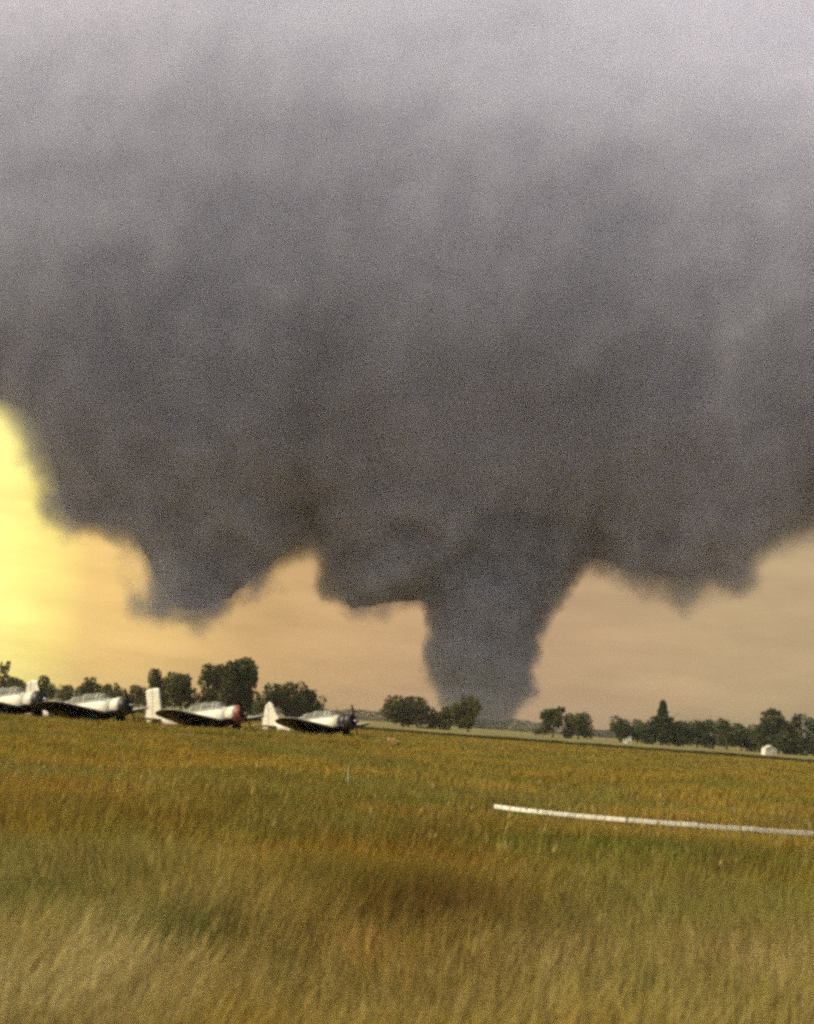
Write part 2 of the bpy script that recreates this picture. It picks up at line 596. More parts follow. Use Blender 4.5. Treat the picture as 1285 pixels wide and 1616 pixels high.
def tree(name, label, px, top, wpx, depth, kind='oak', tone=(.050, .058, .016), trunk=0.16, n=2600, group=None, cat='tree'):
    p = at(px, top, depth)
    w = wpx * p.y / FPX
    h = max(1.2, p.z)
    root = empty(name, (p.x, p.y, 0), (0, 0, random.uniform(0, 6)))
    bottom = h * trunk
    seed = random.randint(0, 10 ** 6)
    pts, hue = crown_points(h, w, bottom, kind, n, seed)
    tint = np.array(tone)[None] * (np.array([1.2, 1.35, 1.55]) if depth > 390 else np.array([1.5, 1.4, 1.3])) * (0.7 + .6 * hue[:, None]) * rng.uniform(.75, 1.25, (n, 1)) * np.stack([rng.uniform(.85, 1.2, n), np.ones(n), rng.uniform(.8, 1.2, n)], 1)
    v, t, c = leaf_quads(pts, np.full(n, max(.16, .045 * (w + h) / 2)), tint)
    link_mesh('crown', numpy_mesh('crown', v, t, c), m_leaf, root)
    bm = bmesh.new()
    r0 = max(.08, .028 * h)
    lean = random.uniform(-.04, .04) * h
    tube(bm, [(0, 0, -.05), (lean * .2, 0, h * .15), (lean * .6, lean * .3, h * .4), (lean, lean * .4, h * .8)], [r0 * 1.3, r0, r0 * .75, r0 * .25], 8)
    for k in range(6):
        a = k * 1.05 + random.uniform(-.3, .3)
        z0 = h * random.uniform(max(.12, trunk * .8), .5)
        ln = w * random.uniform(.22, .4)
        tube(bm, [(lean * z0 / h, 0, z0), (math.cos(a) * ln * .5, math.sin(a) * ln * .5, z0 + ln * .35), (math.cos(a) * ln, math.sin(a) * ln, z0 + ln * .75)], [r0 * .5, r0 * .32, r0 * .1], 5)
    from_bm('trunk', bm, m_bark, root, True)
    tag(root, label, cat, group)
    return root


G1 = 'trees behind the parked aircraft'
DK = (.046, .050, .013)
OL = (.062, .066, .018)
GR = (.052, .066, .024)
BR = (.074, .052, .018)
tree('poplar_tree', 'thin spindly tree rising at the far left edge above the row', 8, 1046, 22, 330, 'spindly', (.11, .085, .03), .35, 500, G1)
tree('broadleaf_tree', 'low grey-green tree behind the leftmost aircraft\'s canopy', 22, 1068, 62, 335, 'oak', (.075, .078, .028), .1, 2600, G1)
tree('broadleaf_tree', 'narrow upright green tree right of the second aircraft tail from left', 76, 1069, 28, 325, 'oak', OL, .1, 1600, G1)
tree('broadleaf_tree', 'small olive tree left of the round-topped tree over the second cockpit', 106, 1083, 34, 340, 'bush', (.078, .075, .026), .05, 1600, G1, )
tree('broadleaf_tree', 'round-topped dark tree above the cockpit of the second aircraft', 138, 1068, 36, 318, 'oak', DK, .1, 2200, G1)
tree('broadleaf_tree', 'low tree just right of the round-topped tree over the second cockpit', 165, 1081, 30, 345, 'bush', OL, .05, 1600, G1)
tree('broadleaf_tree', 'small two-lobed tree above the nose of the second aircraft', 186, 1080, 28, 330, 'oak', (.07, .068, .024), .08, 1500, G1)
tree('broadleaf_tree', 'low brownish tree just left of the squared white tail fin', 217, 1084, 44, 350, 'bush', (.082, .068, .026), .05, 1800, G1)
tree('broadleaf_tree', 'pointed dark tree rising directly behind the squared white tail fin', 246, 1060, 24, 320, 'oak', DK, .08, 1700, G1)
tree('broadleaf_tree', 'short dark tree tucked against the pointed tree\'s right side', 262, 1071, 24, 326, 'bush', DK, .08, 1400, G1)
tree('broadleaf_tree', 'egg-shaped dark tree between pointed tree and tallest tree', 290, 1066, 50, 315, 'oak', DK, .08, 2800, G1)
tree('oak_tree', 'lower left half of the tall twin trees above the red-nosed aircraft', 345, 1052, 54, 316, 'oak', DK, .08, 2800, G1)
tree('oak_tree', 'tallest dark tree of all, above the red-nosed aircraft', 372, 1042, 60, 305, 'oak', (.040, .046, .012), .08, 3800, G1)
tree('broadleaf_tree', 'low shrubby tree between the tallest tree and the rightmost aircraft', 410, 1094, 34, 330, 'bush', OL, .05, 1600, G1)
tree('broadleaf_tree', 'peaked dark tree directly behind the rightmost aircraft\'s tail fin', 458, 1076, 68, 312, 'oak', (.038, .044, .012), .06, 3600, G1)
tree('broadleaf_tree', 'lower flat-topped tree above the rightmost aircraft\'s cockpit', 493, 1092, 42, 318, 'oak', DK, .08, 2200, G1)

G2 = 'trees along the far field edge'
tree('broadleaf_tree', 'wide domed dark tree standing left of the tornado foot', 648, 1103, 78, 372, 'oak', (.044, .044, .014), .03, 3600, G2)
tree('shrub', 'low reddish-brown shrub between the two trees at the tornado foot', 690, 1124, 30, 378, 'bush', BR, .02, 1300, G2, 'shrub')
tree('broadleaf_tree', 'low left shoulder tree in front of the tornado\'s left edge', 712, 1117, 36, 374, 'bush', (.052, .056, .016), .03, 1600, G2)
tree('broadleaf_tree', 'rounded olive tree in front of the tornado foot', 742, 1102, 46, 370, 'oak', (.055, .058, .015), .10, 2600, G2)
tree('broadleaf_tree', 'spreading dark tree on a bare trunk right of the tornado', 875, 1116, 42, 385, 'oak', (.044, .048, .013), .38, 2300, G2)
tree('shrub', 'low dark shrub at the foot of the bare-trunked tree', 858, 1143, 30, 388, 'bush', DK, .02, 1200, G2, 'shrub')
tree('broadleaf_tree', 'olive-green rounded tree right of the bare-trunked tree', 915, 1125, 44, 386, 'oak', (.066, .074, .020), .06, 2500, G2)
G3 = 'trees of the right-hand wood edge'
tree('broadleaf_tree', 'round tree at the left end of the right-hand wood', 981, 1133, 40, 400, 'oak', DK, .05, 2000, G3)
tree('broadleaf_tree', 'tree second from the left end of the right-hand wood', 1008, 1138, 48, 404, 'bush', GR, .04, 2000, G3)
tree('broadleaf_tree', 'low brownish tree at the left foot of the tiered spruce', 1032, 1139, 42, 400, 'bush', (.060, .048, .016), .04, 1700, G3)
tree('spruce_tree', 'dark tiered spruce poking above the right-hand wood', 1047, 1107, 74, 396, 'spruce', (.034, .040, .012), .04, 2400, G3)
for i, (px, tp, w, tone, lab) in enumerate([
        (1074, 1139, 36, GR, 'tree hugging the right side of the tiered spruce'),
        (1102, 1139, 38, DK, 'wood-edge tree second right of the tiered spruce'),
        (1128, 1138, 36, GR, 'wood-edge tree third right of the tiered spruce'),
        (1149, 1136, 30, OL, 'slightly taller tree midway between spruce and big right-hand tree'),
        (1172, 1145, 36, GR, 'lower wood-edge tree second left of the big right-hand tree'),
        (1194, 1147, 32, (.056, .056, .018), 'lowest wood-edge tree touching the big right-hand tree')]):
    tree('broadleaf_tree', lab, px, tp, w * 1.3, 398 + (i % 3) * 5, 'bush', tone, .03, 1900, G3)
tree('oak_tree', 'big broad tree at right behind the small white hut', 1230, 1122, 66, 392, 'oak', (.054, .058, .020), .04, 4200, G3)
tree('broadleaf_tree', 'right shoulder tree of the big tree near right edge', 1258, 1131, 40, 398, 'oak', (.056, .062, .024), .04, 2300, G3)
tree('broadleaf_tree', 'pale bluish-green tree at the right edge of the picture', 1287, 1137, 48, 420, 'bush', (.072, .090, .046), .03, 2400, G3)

# far-off woods on the horizon, one mass with distance haze put into the leaf colour
fw_v, fw_t, fw_c, off = [], [], [], 0
N = 60000
X = rng.uniform(-420, 520, N)
hh = 1.5 + 5.5 * fbm(X * .02, X * 0 + 3, 5) + 3.5 * fbm(X * .11, X * 0 + 9, 6)
pts = np.stack([X, 960 + rng.uniform(0, 30, N), rng.uniform(0, 1, N) * hh], 1)
tint = np.array([.055, .065, .055])[None] * rng.uniform(.75, 1.25, (N, 1))
v, t, c = leaf_quads(pts, np.full(N, .55), tint)
tag(link_mesh('far_woods', numpy_mesh('far_woods', v, t, c), m_leaf), 'low grey-green line of far woods along the horizon', 'woods', kind='stuff')

# ------------------------------------------------------------------ small white hut and lean-to
m_hut = paint('hut_white_paint', (.70, .66, .53), rough=.7, wear=.12, scale=2)
m_roof = paint('hut_pale_roof', (.50, .47, .37), rough=.7, wear=.2, scale=3)
m_dark = paint('dark_opening', (.05, .045, .04), rough=.8)


def hut(px, base, wpx, hpx, peak, depth, lean, label, rot):
    p = at(px, base, depth)
    s = depth / FPX
    w, h, d = wpx * s, hpx * s, wpx * s * .8
    root = empty('hut' if not lean else 'lean_to', (p.x, p.y, 0), (0, 0, rot))
    bm = bmesh.new()
    if lean:
        pr = [(-w / 2, 0), (w / 2, 0), (w / 2, h), (-w / 2, h * .42)]
    else:
        pr = [(-w / 2, 0), (w / 2, 0), (w / 2, h), (0, h + peak * s * .9), (-w / 2, h)]
    loft(bm, [[(x, -d / 2, z) for x, z in pr], [(x, d / 2, z) for x, z in pr]])
    from_bm('wall', bm, m_hut, root)
    top = pr[2:]
    for (x0, z0), (x1, z1) in zip(top, top[1:]):
        e = Vector((x1 - x0, 0, z1 - z0)); nrm = Vector((-e.z, 0, e.x)).normalized() * -.06
        if nrm.z < 0: nrm = -nrm
        a, b2 = Vector((x0, 0, z0)) - e * .06 + nrm * .1, Vector((x1, 0, z1)) + (e * .06 if lean else e * 0) + nrm * .1
        bm = bmesh.new()
        D = Vector((0, d / 2 + .12, 0))
        loft(bm, [[a - D, b2 - D, b2 - D + nrm, a - D + nrm], [a + D, b2 + D, b2 + D + nrm, a + D + nrm]])
        from_bm('roof_slope', bm, m_roof, root)
    bm = bmesh.new()
    box(bm, (w * .22, -d / 2 - .01, h * .22 if lean else h * .4), (w * .22, .04, h * .4 if lean else h * .78))
    from_bm('door', bm, m_dark if lean else m_roof, root)
    tag(root, label, 'hut' if not lean else 'shed')
    return root


hut(1214, 1192, 19, 9, 6, 300, False, 'small white hut with a low gable under the big right-hand tree', .15)
hut(990, 1171, 11, 11, 0, 360, True, 'tiny white lean-to at the left end of the right-hand wood', -.1)

# ------------------------------------------------------------------ aircraft
m_white = paint('aircraft_white_paint', (.70, .64, .50), rough=.45, wear=.16, scale=1.4)
m_under_shade = paint('aircraft_underside_shade', (.030, .012, .012), rough=.45, wear=.25, scale=2)  # shade beneath wings and belly, put into the colour as dark maroon
m_cowl = paint('cowling_black_paint', (.026, .022, .018), rough=.45, wear=.25, scale=3)
m_red = paint('cowling_red_paint', (.22, .062, .032), rough=.45, wear=.2, scale=3)
m_metal = paint('engine_grey_metal', (.16, .15, .14), rough=.45, metal=.8, wear=.3, scale=5)
m_rubber = paint('tyre_rubber', (.02, .02, .02), rough=.85)
m_glass, n, l, b = new_mat('canopy_glass')
b.inputs['Base Color'].default_value = (.55, .58, .55, 1)
b.inputs['Roughness'].default_value = .3
b.inputs['Alpha'].default_value = .42
b.inputs['IOR'].default_value = 1.2
nz = n.new('ShaderNodeTexNoise'); nz.inputs['Scale'].default_value = 3
cr = n.new('ShaderNodeValToRGB')
cr.color_ramp.elements[0].color = (.22, .23, .20, 1); cr.color_ramp.elements[1].color = (.36, .36, .31, 1)
l.new(nz.outputs['Fac'], cr.inputs[0]); l.new(cr.outputs[0], b.inputs['Base Color'])


def ell(x, zc, hw, hh, n=20, p=2.3):
    r = []
    for k in range(n):
        a = 2 * math.pi * k / n
        c, s = math.cos(a), math.sin(a)
        r.append((x, hw * math.copysign(abs(c) ** (2 / p), c), zc + hh * math.copysign(abs(s) ** (2 / p), s)))
    return r


def airfoil_panel(bm, root, tip, n=9, extra=(), inc=0.0):
    """root/tip: (le_x, te_x, y, z, thickness); rounded end cap at the tip"""
    rings = []
    secs = [root] + list(extra) + [tip]
    for (le, te, y, z, th) in secs:
        ring = []
        for side in (1, -1):
            rngk = range(n) if side == 1 else range(n - 2, 0, -1)
            for k in rngk:
                u = (1 - math.cos(math.pi * k / (n - 1))) / 2
                yt = 5 * th * (.2969 * math.sqrt(u) - .126 * u - .3516 * u * u + .2843 * u ** 3 - .1036 * u ** 4)
                ring.append((le + (te - le) * u, y, z + side * yt + (te - le) * (u - .4) * inc))
        rings.append(ring)
    loft(bm, rings)


def fin_panel(bm, prof, thick):
    """upright surface: outline in x,z, thicker low down"""
    c = [sum(p[0] for p in prof) / len(prof), sum(p[1] for p in prof) / len(prof)]
    mid = [(p[0] + (c[0] - p[0]) * .12, p[1] + (c[1] - p[1]) * .12) for p in prof]
    loft(bm, [[(x, -thick, z) for x, z in mid], [(x, -thick * .35, z) for x, z in prof], [(x, thick * .35, z) for x, z in prof], [(x, thick, z) for x, z in mid]])


def aircraft(label, x, y, heading, fin_kind, nose_mat, H=0.70, pitch=9.0, s=1.12):
    root = empty('trainer_aircraft', (x, y, H * s))
    root.rotation_euler = (Matrix.Rotation(-math.radians(heading), 3, 'Z') @ Matrix.Rotation(-math.radians(pitch), 3, 'Y')).to_euler()
    root.scale = (s, s, s)
    ps, pc = math.sin(math.radians(pitch)), math.cos(math.radians(pitch))
    # fuselage
    bm = bmesh.new()
    st = [(1.36, .10, .50, .54), (.6, .11, .53, .59), (-.5, .11, .51, .59), (-1.6, .13, .45, .52), (-2.6, .17, .36, .43), (-3.6, .22, .26, .34), (-4.5, .27, .16, .26), (-5.15, .32, .05, .16)]
    loft(bm, [ell(*q) for q in st])
    fus = from_bm('fuselage', bm, m_white, root, True)
    # belly shade painted on as a dark shell, under nose and wing joint
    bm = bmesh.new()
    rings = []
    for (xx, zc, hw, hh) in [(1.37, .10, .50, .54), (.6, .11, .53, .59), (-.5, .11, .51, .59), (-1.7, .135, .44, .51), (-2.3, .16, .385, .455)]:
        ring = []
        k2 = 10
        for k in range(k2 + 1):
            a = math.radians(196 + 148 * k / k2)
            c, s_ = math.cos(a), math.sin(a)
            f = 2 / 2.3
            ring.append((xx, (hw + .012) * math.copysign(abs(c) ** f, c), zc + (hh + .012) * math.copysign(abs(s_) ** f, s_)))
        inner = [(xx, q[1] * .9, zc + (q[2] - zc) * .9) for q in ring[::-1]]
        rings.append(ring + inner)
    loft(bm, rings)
    from_bm('belly_shade', bm, m_under_shade, root, True)
    # cowling, engine, propeller
    bm = bmesh.new()
    n_ = 24
    outer = [(1.34, .535), (1.7, .575), (1.98, .572)]
    loft(bm, [[(xx, r * math.cos(k * 2 * math.pi / n_), .10 + r * math.sin(k * 2 * math.pi / n_)) for k in range(n_)] for xx, r in outer])
    cw = from_bm('cowling', bm, nose_mat[0], root, True)
    bm = bmesh.new()
    outer = [(1.985, .568), (2.1, .565), (2.32, .50), (2.40, .40), (2.34, .36), (2.1, .35)]
    loft(bm, [[(xx, r * math.cos(k * 2 * math.pi / n_), .10 + r * math.sin(k * 2 * math.pi / n_)) for k in range(n_)] for xx, r in outer])
    from_bm('nose_ring', bm, nose_mat[1], cw, True)
    bm = bmesh.new()
    rings = []
    for xx, r in [(1.34, .547), (1.7, .587), (1.98, .584)]:
        ring = [(xx, r * math.cos(math.radians(200 + 14 * k)), .10 + r * math.sin(math.radians(200 + 14 * k))) for k in range(11)]
        rings.append(ring + [(xx, q[1] * .9, .1 + (q[2] - .1) * .9) for q in ring[::-1]])
    loft(bm, rings)
    from_bm('cowl_belly_shade', bm, m_under_shade, cw, True)  # shade under the cowling, painted on as a dark shell
    bm = bmesh.new()
    for k in range(9):
        a = k * 2 * math.pi / 9
        tube(bm, [(2.16, .12 * math.cos(a), .1 + .12 * math.sin(a)), (2.16, .33 * math.cos(a), .1 + .33 * math.sin(a))], .055, 6)
    tube(bm, [(2.1, 0, .1), (2.38, 0, .1)], .13, 10)
    tag(from_bm('engine', bm, m_metal, root), kind='stuff')
    prop = empty('propeller', (2.46, 0, .10)); prop.parent = root
    bm = bmesh.new()
    loft(bm, [[(xx, r * math.cos(k * math.pi / 6), r * math.sin(k * math.pi / 6)) for k in range(12)] for xx, r in [(-.08, .14), (.05, .14), (.2, .10), (.32, .03)]])
    from_bm('spinner', bm, m_metal, prop, True)
    ph = random.uniform(.2, .9)
    for k in range(2):
        bm = bmesh.new()
        rings = []
        for r, ch, tw in [(.1, .05, 60), (.35, .09, 45), (.8, .085, 28), (1.12, .05, 18)]:
            t = math.radians(tw)
            dx, dy = math.cos(t), math.sin(t)
            rings.append([(ch * dx + .012 * dy, ch * dy - .012 * dx, r), (-ch * dx + .012 * dy, -ch * dy - .012 * dx, r), (-ch * dx - .012 * dy, -ch * dy + .012 * dx, r), (ch * dx - .012 * dy, ch * dy + .012 * dx, r)])
        loft(bm, rings)
        bl = from_bm('blade', bm, m_cowl, prop)
        bl.rotation_euler = (ph + math.pi * k, 0, 0)
    # wings, underside shade painted in dark maroon, with separate aileron and flap
    for sg in (1, -1):
        bm = bmesh.new()
        zt = lambda yy: -.36 + (yy - .3) * math.tan(math.radians(8.2))
        secs = [(1.1, -1.15, .30, zt(.3), .40), (.95, -.98, 2.2, zt(2.2), .32), (.78, -.80, 4.1, zt(4.1), .24), (.62, -.66, 4.65, zt(4.65), .18), (.38, -.50, 4.95, zt(4.95), .09), (.12, -.28, 5.08, zt(5.08) + .01, .03)]
        secs = [(a, b2, yy * sg, z, th) for a, b2, yy, z, th in secs]
        airfoil_panel(bm, secs[0], secs[-1], 10, secs[1:-1], .15)
        wg = from_bm('wing', bm, m_under_shade, root, True)
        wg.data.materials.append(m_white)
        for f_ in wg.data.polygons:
            if f_.normal.z > .25: f_.material_index = 1  # upper faces white, the rest keep the painted shade
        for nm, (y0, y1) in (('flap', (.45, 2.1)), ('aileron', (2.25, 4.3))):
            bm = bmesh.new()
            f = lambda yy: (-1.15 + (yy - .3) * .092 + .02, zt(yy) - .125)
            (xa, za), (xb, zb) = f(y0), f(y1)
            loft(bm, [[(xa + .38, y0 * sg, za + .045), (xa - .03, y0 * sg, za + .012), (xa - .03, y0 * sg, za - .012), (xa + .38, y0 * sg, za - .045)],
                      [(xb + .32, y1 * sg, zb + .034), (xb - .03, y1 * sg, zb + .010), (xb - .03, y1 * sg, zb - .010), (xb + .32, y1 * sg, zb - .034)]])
            from_bm(nm, bm, m_under_shade, wg)
        # tailplane
        bm = bmesh.new()
        airfoil_panel(bm, (-3.95, -4.95, .12 * sg, .40, .11), (-4.55, -4.92, 2.0 * sg, .46, .03), 7, [(-4.2, -5.0, 1.0 * sg, .43, .09), (-4.4, -5.0, 1.8 * sg, .455, .06)])
        from_bm('tailplane', bm, m_white, root, True)
        # main gear
        zw = -(H + .72 * ps) / pc
        leg = bmesh.new()
        tube(leg, [(.62, 1.35 * sg, -.25), (.70, 1.38 * sg, zw + .34)], [.07, .05], 8)
        lg = from_bm('landing_leg', leg, m_metal, root, True)
        bm = bmesh.new()
        prof = [(-.09, .16), (-.1, .26), (-.06, .33), (.06, .33), (.1, .26), (.09, .16)]
        loft(bm, [[(.72 + r * math.cos(k * math.pi / 8), 1.46 * sg + yy, zw + .33 + r * math.sin(k * math.pi / 8)) for k in range(16)] for yy, r in prof])
        from_bm('wheel', bm, m_rubber, lg, True)
    # fin and rudder
    if fin_kind == 'pointed':
        fp = [(-3.55, .50), (-4.05, 1.15), (-4.42, 1.95), (-4.60, 2.12), (-4.78, 2.12), (-4.82, .40)]
        rp = [(-4.84, .22), (-4.80, 2.10), (-5.02, 1.95), (-5.30, 1.2), (-5.42, .6), (-5.25, .16)]
    elif fin_kind == 'square':
        fp = [(-3.75, .48), (-4.15, .95), (-4.28, 2.34), (-4.36, 2.42), (-4.80, 2.44), (-4.82, .40)]
        rp = [(-4.84, .22), (-4.82, 2.44), (-5.34, 2.40), (-5.38, 2.2), (-5.26, 1.5), (-5.46, .7), (-5.28, .16)]
    else:
        fp = [(-3.35, .52), (-3.95, 1.35), (-4.28, 2.22), (-4.40, 2.34), (-4.80, 2.34), (-4.82, .40)]
        rp = [(-4.84, .22), (-4.82, 2.34), (-5.08, 2.30), (-5.34, 1.4), (-5.44, .6), (-5.26, .16)]
    bm = bmesh.new(); fin_panel(bm, fp, .07)
    fn = from_bm('fin', bm, m_white, root)
    bm = bmesh.new(); fin_panel(bm, rp, .05)
    from_bm('rudder', bm, m_white, root)
    # greenhouse canopy
    bm = bmesh.new()
    cs = [(1.02, .52, .02), (.62, .50, .40), (.3, .50, .50), (-.6, .49, .52), (-1.5, .47, .46), (-2.0, .42, .30), (-2.5, .36, .03)]
    rings = []
    for xx, hw, up in cs:
        zb = .56 - max(0, -xx - 1) * .06
        rings.append([(xx, -hw * .86, zb), (xx, -hw * .80, zb + up * .45), (xx, -hw * .52, zb + up * .88), (xx, -hw * .2, zb + up), (xx, hw * .2, zb + up), (xx, hw * .52, zb + up * .88), (xx, hw * .80, zb + up * .45), (xx, hw * .86, zb)])
    loft(bm, rings)
    can = from_bm('canopy', bm, m_glass, root)
    for xx, hw, up in cs[1:-1]:
        bm = bmesh.new()
        zb = .56 - max(0, -xx - 1) * .06
        tube(bm, [(xx, -hw * .88, zb), (xx, -hw * .82, zb + up * .46), (xx, -hw * .53, zb + up * .90), (xx, 0, zb + up * 1.03), (xx, hw * .53, zb + up * .90), (xx, hw * .82, zb + up * .46), (xx, hw * .88, zb)], .03, 6)
        from_bm('canopy_frame', bm, m_white, can)
    # tail wheel, exhaust, aerial
    zt_ = -(H - 4.5 * ps) / pc
    bm = bmesh.new()
    tube(bm, [(-4.35, 0, .1), (-4.5, 0, zt_ + .12)], .03, 6)
    tw = from_bm('tail_leg', bm, m_metal, root)
    bm = bmesh.new()
    loft(bm, [[(-4.5 + r * math.cos(k * math.pi / 6), yy, zt_ + .12 + r * math.sin(k * math.pi / 6)) for k in range(12)] for yy, r in [(-.04, .06), (-.04, .11), (.04, .11), (.04, .06)]])
    from_bm('wheel', bm, m_rubber, tw)
    bm = bmesh.new()
    tube(bm, [(1.5, -.5, -.1), (1.2, -.62, -.16), (.9, -.64, -.18)], .06, 8)
    from_bm('exhaust_pipe', bm, m_metal, root)
    bm = bmesh.new()
    tube(bm, [(1.05, 0, .6), (1.0, 0, 1.25)], .02, 6)
    from_bm('aerial', bm, m_metal, root)
    tag(root, label, 'aircraft', 'trainer aircraft parked in a row')
    return root


def place(px, depth):
    return at(px, 1150, depth).x, depth


for lab, px, dep, hd, fk, nm in [
        ('white low-wing aircraft at far right of the row with black nose', 513, 108, 33, 'pointed', (m_cowl, m_cowl)),
        ('white low-wing aircraft with a red nose and squared tail fin', 335, 99, 31, 'square', (m_white, m_red)),
        ('white low-wing aircraft second from left with upswept wing in dark shade', 149, 95, 25, 'trapezoid', (m_white, m_cowl)),
        ('white low-wing aircraft cut off by the left edge of the picture', 14, 92, 28, 'trapezoid', (m_white, m_cowl))]:
    x, y = place(px, dep)
    aircraft(lab, x, y, hd, fk, nm)

# ------------------------------------------------------------------ white plank strip, stake, straw heap
m_plank = paint('white_plank_paint', (.84, .80, .66), rough=.6, wear=.10, scale=4, bump=.1)
pts = [(780, 1271), (862, 1280.5), (990, 1292.5), (1103, 1301.5), (1195, 1308), (1290, 1314), (1400, 1321.5), (1520, 1329.5), (1650, 1338)]
BH = .14
wp = [ground_at(px, py + 1, BH) for px, py in pts]
strip = empty('marker_boards', (wp[0].x, wp[0].y, 0))
for i in range(len(wp) - 1):
    a, b2 = wp[i] - wp[0], wp[i + 1] - wp[0]
    d = (b2 - a); L = d.length; d.normalize()
    sd = Vector((-d.y, d.x, 0))
    z0 = BH
    bm = bmesh.new()
    g_ = .010
    zl = random.uniform(-.008, .008); zr = random.uniform(-.008, .008)
    rings = []
    for t, zz in ((g_, zl), (L * .5, (zl + zr) / 2 - .006), (L - g_, zr)):
        c = a + d * t + Vector((0, 0, z0 + zz))
        rings.append([c - sd * .02 + Vector((0, 0, -.042)), c + sd * .02 + Vector((0, 0, -.042)), c + sd * .02 + Vector((0, 0, .028)), c + sd * .014 + Vector((0, 0, .033)), c - sd * .014 + Vector((0, 0, .033)), c - sd * .02 + Vector((0, 0, .028))])
    loft(bm, rings)
    from_bm('plank', bm, m_plank, strip)
    for t in (.12, .88):
        bm = bmesh.new()
        c = a + d * (L * t) + sd * .045
        box(bm, (c.x, c.y, .06), (.04, .04, .14), Matrix.Rotation(math.atan2(d.y, d.x), 3, 'Z'))
        from_bm('stake', bm, m_bark, strip)
tag(strip, 'long line of narrow white boards running through the grass at right', 'boards')

m_straw = leaf_mat('straw', trans=.15)
q = ground_at(612, 1177)
N = 900
ang = rng.uniform(0, 2 * np.pi, N); rr = rng.uniform(0, 1, N) ** .5
pp = np.stack([q.x + np.cos(ang) * rr * .75, q.y + np.sin(ang) * rr * .5, rng.uniform(.05, .55, N) * (1 - rr * .6)], 1)
v, t, c = leaf_quads(pp, np.full(N, .13), np.array([.50, .33, .13])[None] * rng.uniform(.7, 1.2, (N, 1)))
tag(link_mesh('straw_heap', numpy_mesh('straw_heap', v, t, c), m_straw), 'small tan heap of straw in the grass right of the aircraft', 'straw heap')

q = ground_at(547, 1252)
bm = bmesh.new()
tube(bm, [(q.x, q.y, 0), (q.x + .01, q.y, .30), (q.x + .005, q.y, .58)], [.022, .02, .014], 6)
tag(from_bm('marker_stake', bm, paint('weathered_stake', (.42, .38, .24), rough=.9)), 'thin pale stake standing in the middle of the grass', 'stake')

# ------------------------------------------------------------------ grass
m_grass = leaf_mat('grass_blades', trans=.35, rough=.75)
PATCH = []      # darker or greener stands of grass: (x, y, rx, ry, colour multiplier)
for px, py, rx, ry, mul in [(690, 1425, 1.0, 1.5, (.45, .38, .34)), (700, 1330, 1.3, 4.0, (.84, .72, .62)), (285, 1470, .42, .7, (.42, .52, .46)), (60, 1425, .42, .6, (.55, .70, .55)), (60, 1570, .9, .9, (1.3, 1.35, 1.9)),
                            (560, 1385, .9, 1.2, (.70, .76, .6)), (450, 1510, .22, .4, (.6, .75, .6)), (880, 1335, 1.2, 2.4, (.78, .95, .7)), (150, 1490, .5, .6, (1.25, 1.3, 1.6)),
                            (560, 1500, .55, .5, (1.25, 1.15, 1.3)), (860, 1520, .4, .5, (1.3, 1.22, 1.5)), (1150, 1500, .5, .6, (1.15, 1.1, 1.3)), (300, 1250, 3.5, 9, (1.06, 1.0, .9)), (150, 1200, 6, 16, (1.12, 1.08, 1.0)),
                            (1240, 1540, .35, .5, (1.3, 1.25, 1.5)), (1000, 1560, .6, .4, (.72, .8, .7)), (1130, 1360, .8, 1.2, (.72, .8, .65))]:
    py += 60 if py > 1380 else 18 if py > 1320 else 0      # the tips, not the roots, show the colour
    p = ground_at(px, py)
    PATCH.append((p.x, p.y, rx, ry, mul))


def grass_colour(x, y):
    n1 = fbm(x * .35, y * .22, 11); n2 = fbm(x * 1.6, y * .9, 23); n3 = fbm(x * .08, y * .05, 31)
    gold = np.array([.315, .218, .036]); olive = np.array([.215, .190, .036]); brown = np.array([.220, .148, .032]); tan = np.array([.430, .340, .115])
    w1 = np.clip((n1 - .42) * 5, 0, 1)[:, None]
    c = gold * (1 - w1) + olive * w1
    w2 = np.clip((n2 - .52) * 5, 0, 1)[:, None] * .7
    c = c * (1 - w2) + brown * w2
    near = np.clip((15.0 - y) / 7, 0, 1)[:, None] * .55 * np.clip((n3 + n2 - .7) * 3, 0, 1)[:, None]
    c = c * (1 - near) + tan * near
    for (a, b2, rx, ry, mul) in PATCH:
        g_ = np.exp(-(((x - a) / rx) ** 2 + ((y - b2) / ry) ** 2))[:, None]
        c = c * (1 - g_) + c * np.array(mul) * g_
    return c


def grass_zone(y0, y1, count, hmin, hmax, wid, name_seed, margin=1.25, xr=None):
    # uniform over the area of the wedge the viewer faces, plus a margin on each side
    u = rng.uniform(0, 1, count)
    y = np.sqrt(y0 ** 2 + u * (y1 ** 2 - y0 ** 2))
    hw = .30 * y * margin + 5.5
    x = rng.uniform(-1, 1, count) * hw
    # blades gather in tussocks
    dens = fbm(x * 1.2, y * 1.2, 51)
    keep = rng.uniform(0, 1, count) < np.clip(.45 + (dens - .35) * 2.2, .25, 1)
    x, y = x[keep], y[keep]
    return blades(x, y, hmin, hmax, wid)


strip_x = np.array([p.x for p in wp]); strip_y = np.array([p.y for p in wp])


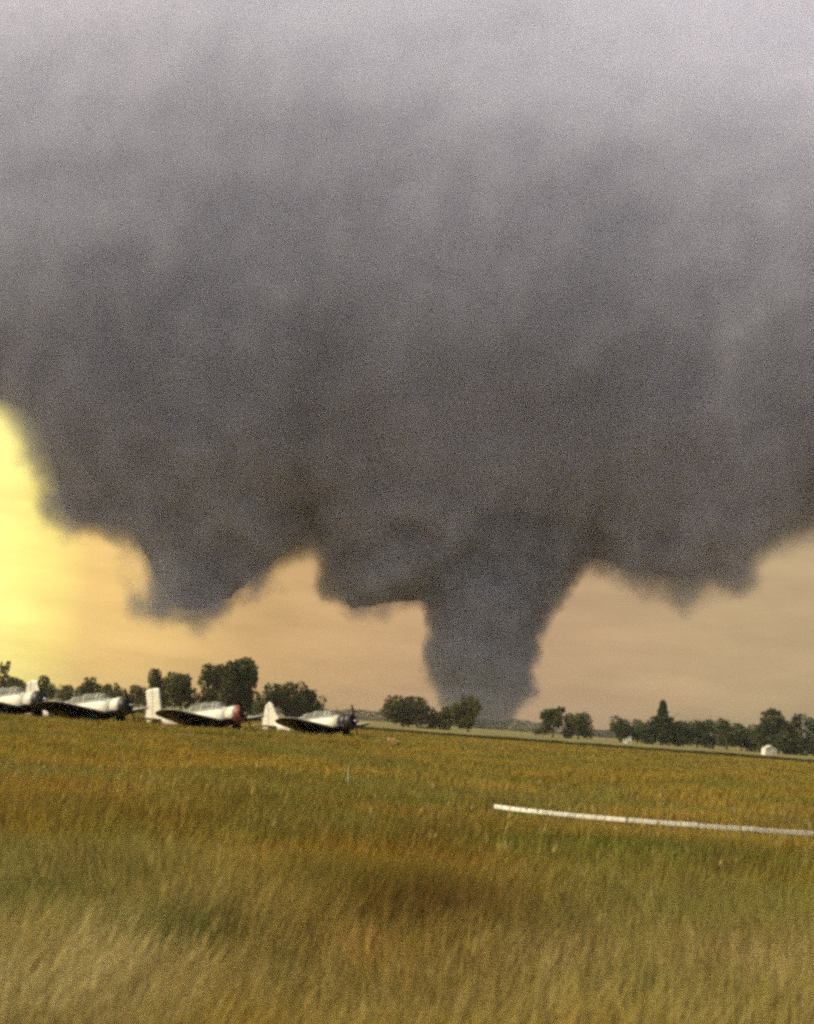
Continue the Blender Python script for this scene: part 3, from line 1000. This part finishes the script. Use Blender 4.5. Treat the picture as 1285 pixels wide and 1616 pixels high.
def blades(x, y, hmin, hmax, wid, colour=None):
    n = len(x)
    hmul = .65 + .7 * fbm(x * .5, y * .4, 77)
    h = rng.uniform(hmin, hmax, n) * hmul * np.where((y > 74) & (y < 112) & (x < 0), 1.75, 1.0)
    # trodden short in front of the white boards
    gap_ = np.interp(x, strip_x, strip_y) - y
    h = np.where((x > strip_x[0] - .3) & (x < strip_x[-1]) & (gap_ > -.1) & (gap_ < 4.5), h * .38, h)
    a = rng.uniform(0, 2 * np.pi, n)
    lean = rng.uniform(.05, .55, n) ** 1.2 * h * (.45 + 1.5 * fbm(x * .8, y * .6, 63))
    ld = rng.normal(.3, .9, n) + (fbm(x * .45, y * .35, 65) - .5) * 7
    dx, dy = np.cos(ld) * lean, np.sin(ld) * lean
    w = wid(y) * rng.uniform(.6, 1.4, n)
    wx, wy = np.cos(a) * w / 2, np.sin(a) * w / 2
    z0 = np.zeros(n)
    P = np.stack([np.stack([x - wx, y - wy, z0], 1), np.stack([x + wx, y + wy, z0], 1),
                  np.stack([x - wx * .8 + dx * .35, y - wy * .8 + dy * .35, h * .6], 1), np.stack([x + wx * .8 + dx * .35, y + wy * .8 + dy * .35, h * .6], 1),
                  np.stack([x + dx, y + dy, h * .97], 1)], 1).reshape(-1, 3)
    i = np.arange(n)[:, None] * 5
    T = np.stack([i + [0, 1, 3], i + [0, 3, 2], i + [2, 3, 4]], 1).reshape(-1, 3)
    c = (grass_colour(x, y) if colour is None else colour) * (1 + rng.uniform(-.35, .35, (n, 1)) * np.clip(1.25 - y / 60, .3, 1)[:, None]) * np.stack([rng.uniform(.93, 1.09, n), np.ones(n), rng.uniform(.8, 1.25, n)], 1)
    return P, T, np.repeat(c, 5, 0)


def join(parts):
    V, T, C, o = [], [], [], 0
    for v, t, c in parts:
        V.append(v); T.append(t + o); C.append(c); o += len(v)
    return np.concatenate(V), np.concatenate(T), np.concatenate(C)


zones = [grass_zone(5.5, 14, 265000, .20, .46, lambda y: .0055 + y * .0002, 1),
         grass_zone(14, 32, 300000, .18, .40, lambda y: .004 + y * .00036, 2),
         grass_zone(32, 80, 260000, .14, .32, lambda y: .003 + y * .0005, 3),
         grass_zone(80, 190, 150000, .10, .24, lambda y: .0010 * y, 4)]
V, T, C = join(zones)
tag(link_mesh('meadow_grass', numpy_mesh('meadow_grass', V, T, C), m_grass), 'tall dry golden-brown grass covering the airfield', 'grass', kind='stuff')

# pale seed heads standing over the grass
n_ = 2900
u = rng.uniform(0, 1, n_)
y = np.sqrt(5.5 ** 2 + u * (26 ** 2 - 5.5 ** 2)); x = rng.uniform(-1, 1, n_) * (.375 * y + 5)
kp = fbm(x * .7, y * .5, 91) > .47
x, y = x[kp], y[kp]; n_ = len(x)
h = rng.uniform(.42, .72, n_)
ld = rng.normal(.5, 1.2, n_); ln = rng.uniform(.03, .2, n_)
st_v, st_t, st_c = [], [], []
wd = .0022 + y * .00025
tx, ty = x + np.cos(ld) * ln, y + np.sin(ld) * ln
a = rng.uniform(0, 2 * np.pi, n_); wx, wy = np.cos(a), np.sin(a)
hw = wd * rng.uniform(1.4, 2.6, n_); hl = rng.uniform(.06, .13, n_)
P = np.stack([np.stack([x - wx * wd, y - wy * wd, x * 0], 1), np.stack([x + wx * wd, y + wy * wd, x * 0], 1), np.stack([tx, ty, h], 1),
              np.stack([tx - wx * hw, ty - wy * hw, h + hl * .4], 1), np.stack([tx + wx * hw, ty + wy * hw, h + hl * .4], 1), np.stack([tx + np.cos(ld) * .02, ty + np.sin(ld) * .02, h + hl], 1)], 1).reshape(-1, 3)
i = np.arange(n_)[:, None] * 6
T = np.stack([i + [0, 1, 2], i + [2, 4, 3], i + [3, 4, 5]], 1).reshape(-1, 3)
c = np.array([.33, .25, .08])[None] * rng.uniform(.6, 1.25, (n_, 1))
tag(link_mesh('seed_heads', numpy_mesh('seed_heads', P, T, np.repeat(c, 6, 0)), m_grass), 'pale tan seed heads above the foreground grass', 'seed heads', kind='stuff')

# dark rank grass along the ditch at the far edge of the airfield
n_ = 60000
x = rng.uniform(-55, 95, n_)
e = EDGE + 8 - x * .0627 * 1.0 + (fbm(x * .1, x * 0, 3) - .5) * 3
y = e - rng.uniform(0, 1, n_) ** 1.5 * 9
zv = blades(x, y, .25, .50, lambda y: .0012 * y, np.array([.060, .050, .010])[None] * np.ones((n_, 1)))
tag(link_mesh('ditch_grass', numpy_mesh('ditch_grass', *zv), m_grass), 'dark line of rank grass along the far field edge', 'grass', kind='stuff')

# ------------------------------------------------------------------ haze: the dusty low air over the field
m_haze = bpy.data.materials.new('dusty_air')
m_haze.use_nodes = True
hn, hl_ = m_haze.node_tree.nodes, m_haze.node_tree.links
hn.clear()
ho = hn.new('ShaderNodeOutputMaterial')
hv = hn.new('ShaderNodeVolumePrincipled')
hv.inputs['Color'].default_value = (.88, .86, .80, 1)
hv.inputs['Density'].default_value = 0.00011
hv.inputs['Anisotropy'].default_value = 0.2
hl_.new(hv.outputs[0], ho.inputs['Volume'])
bm = bmesh.new()
box(bm, (0, 720, 12.0), (3008, 1568, 26.0))
tag(from_bm('haze', bm, m_haze), 'thin dusty haze lying over the field', 'haze', kind='stuff')
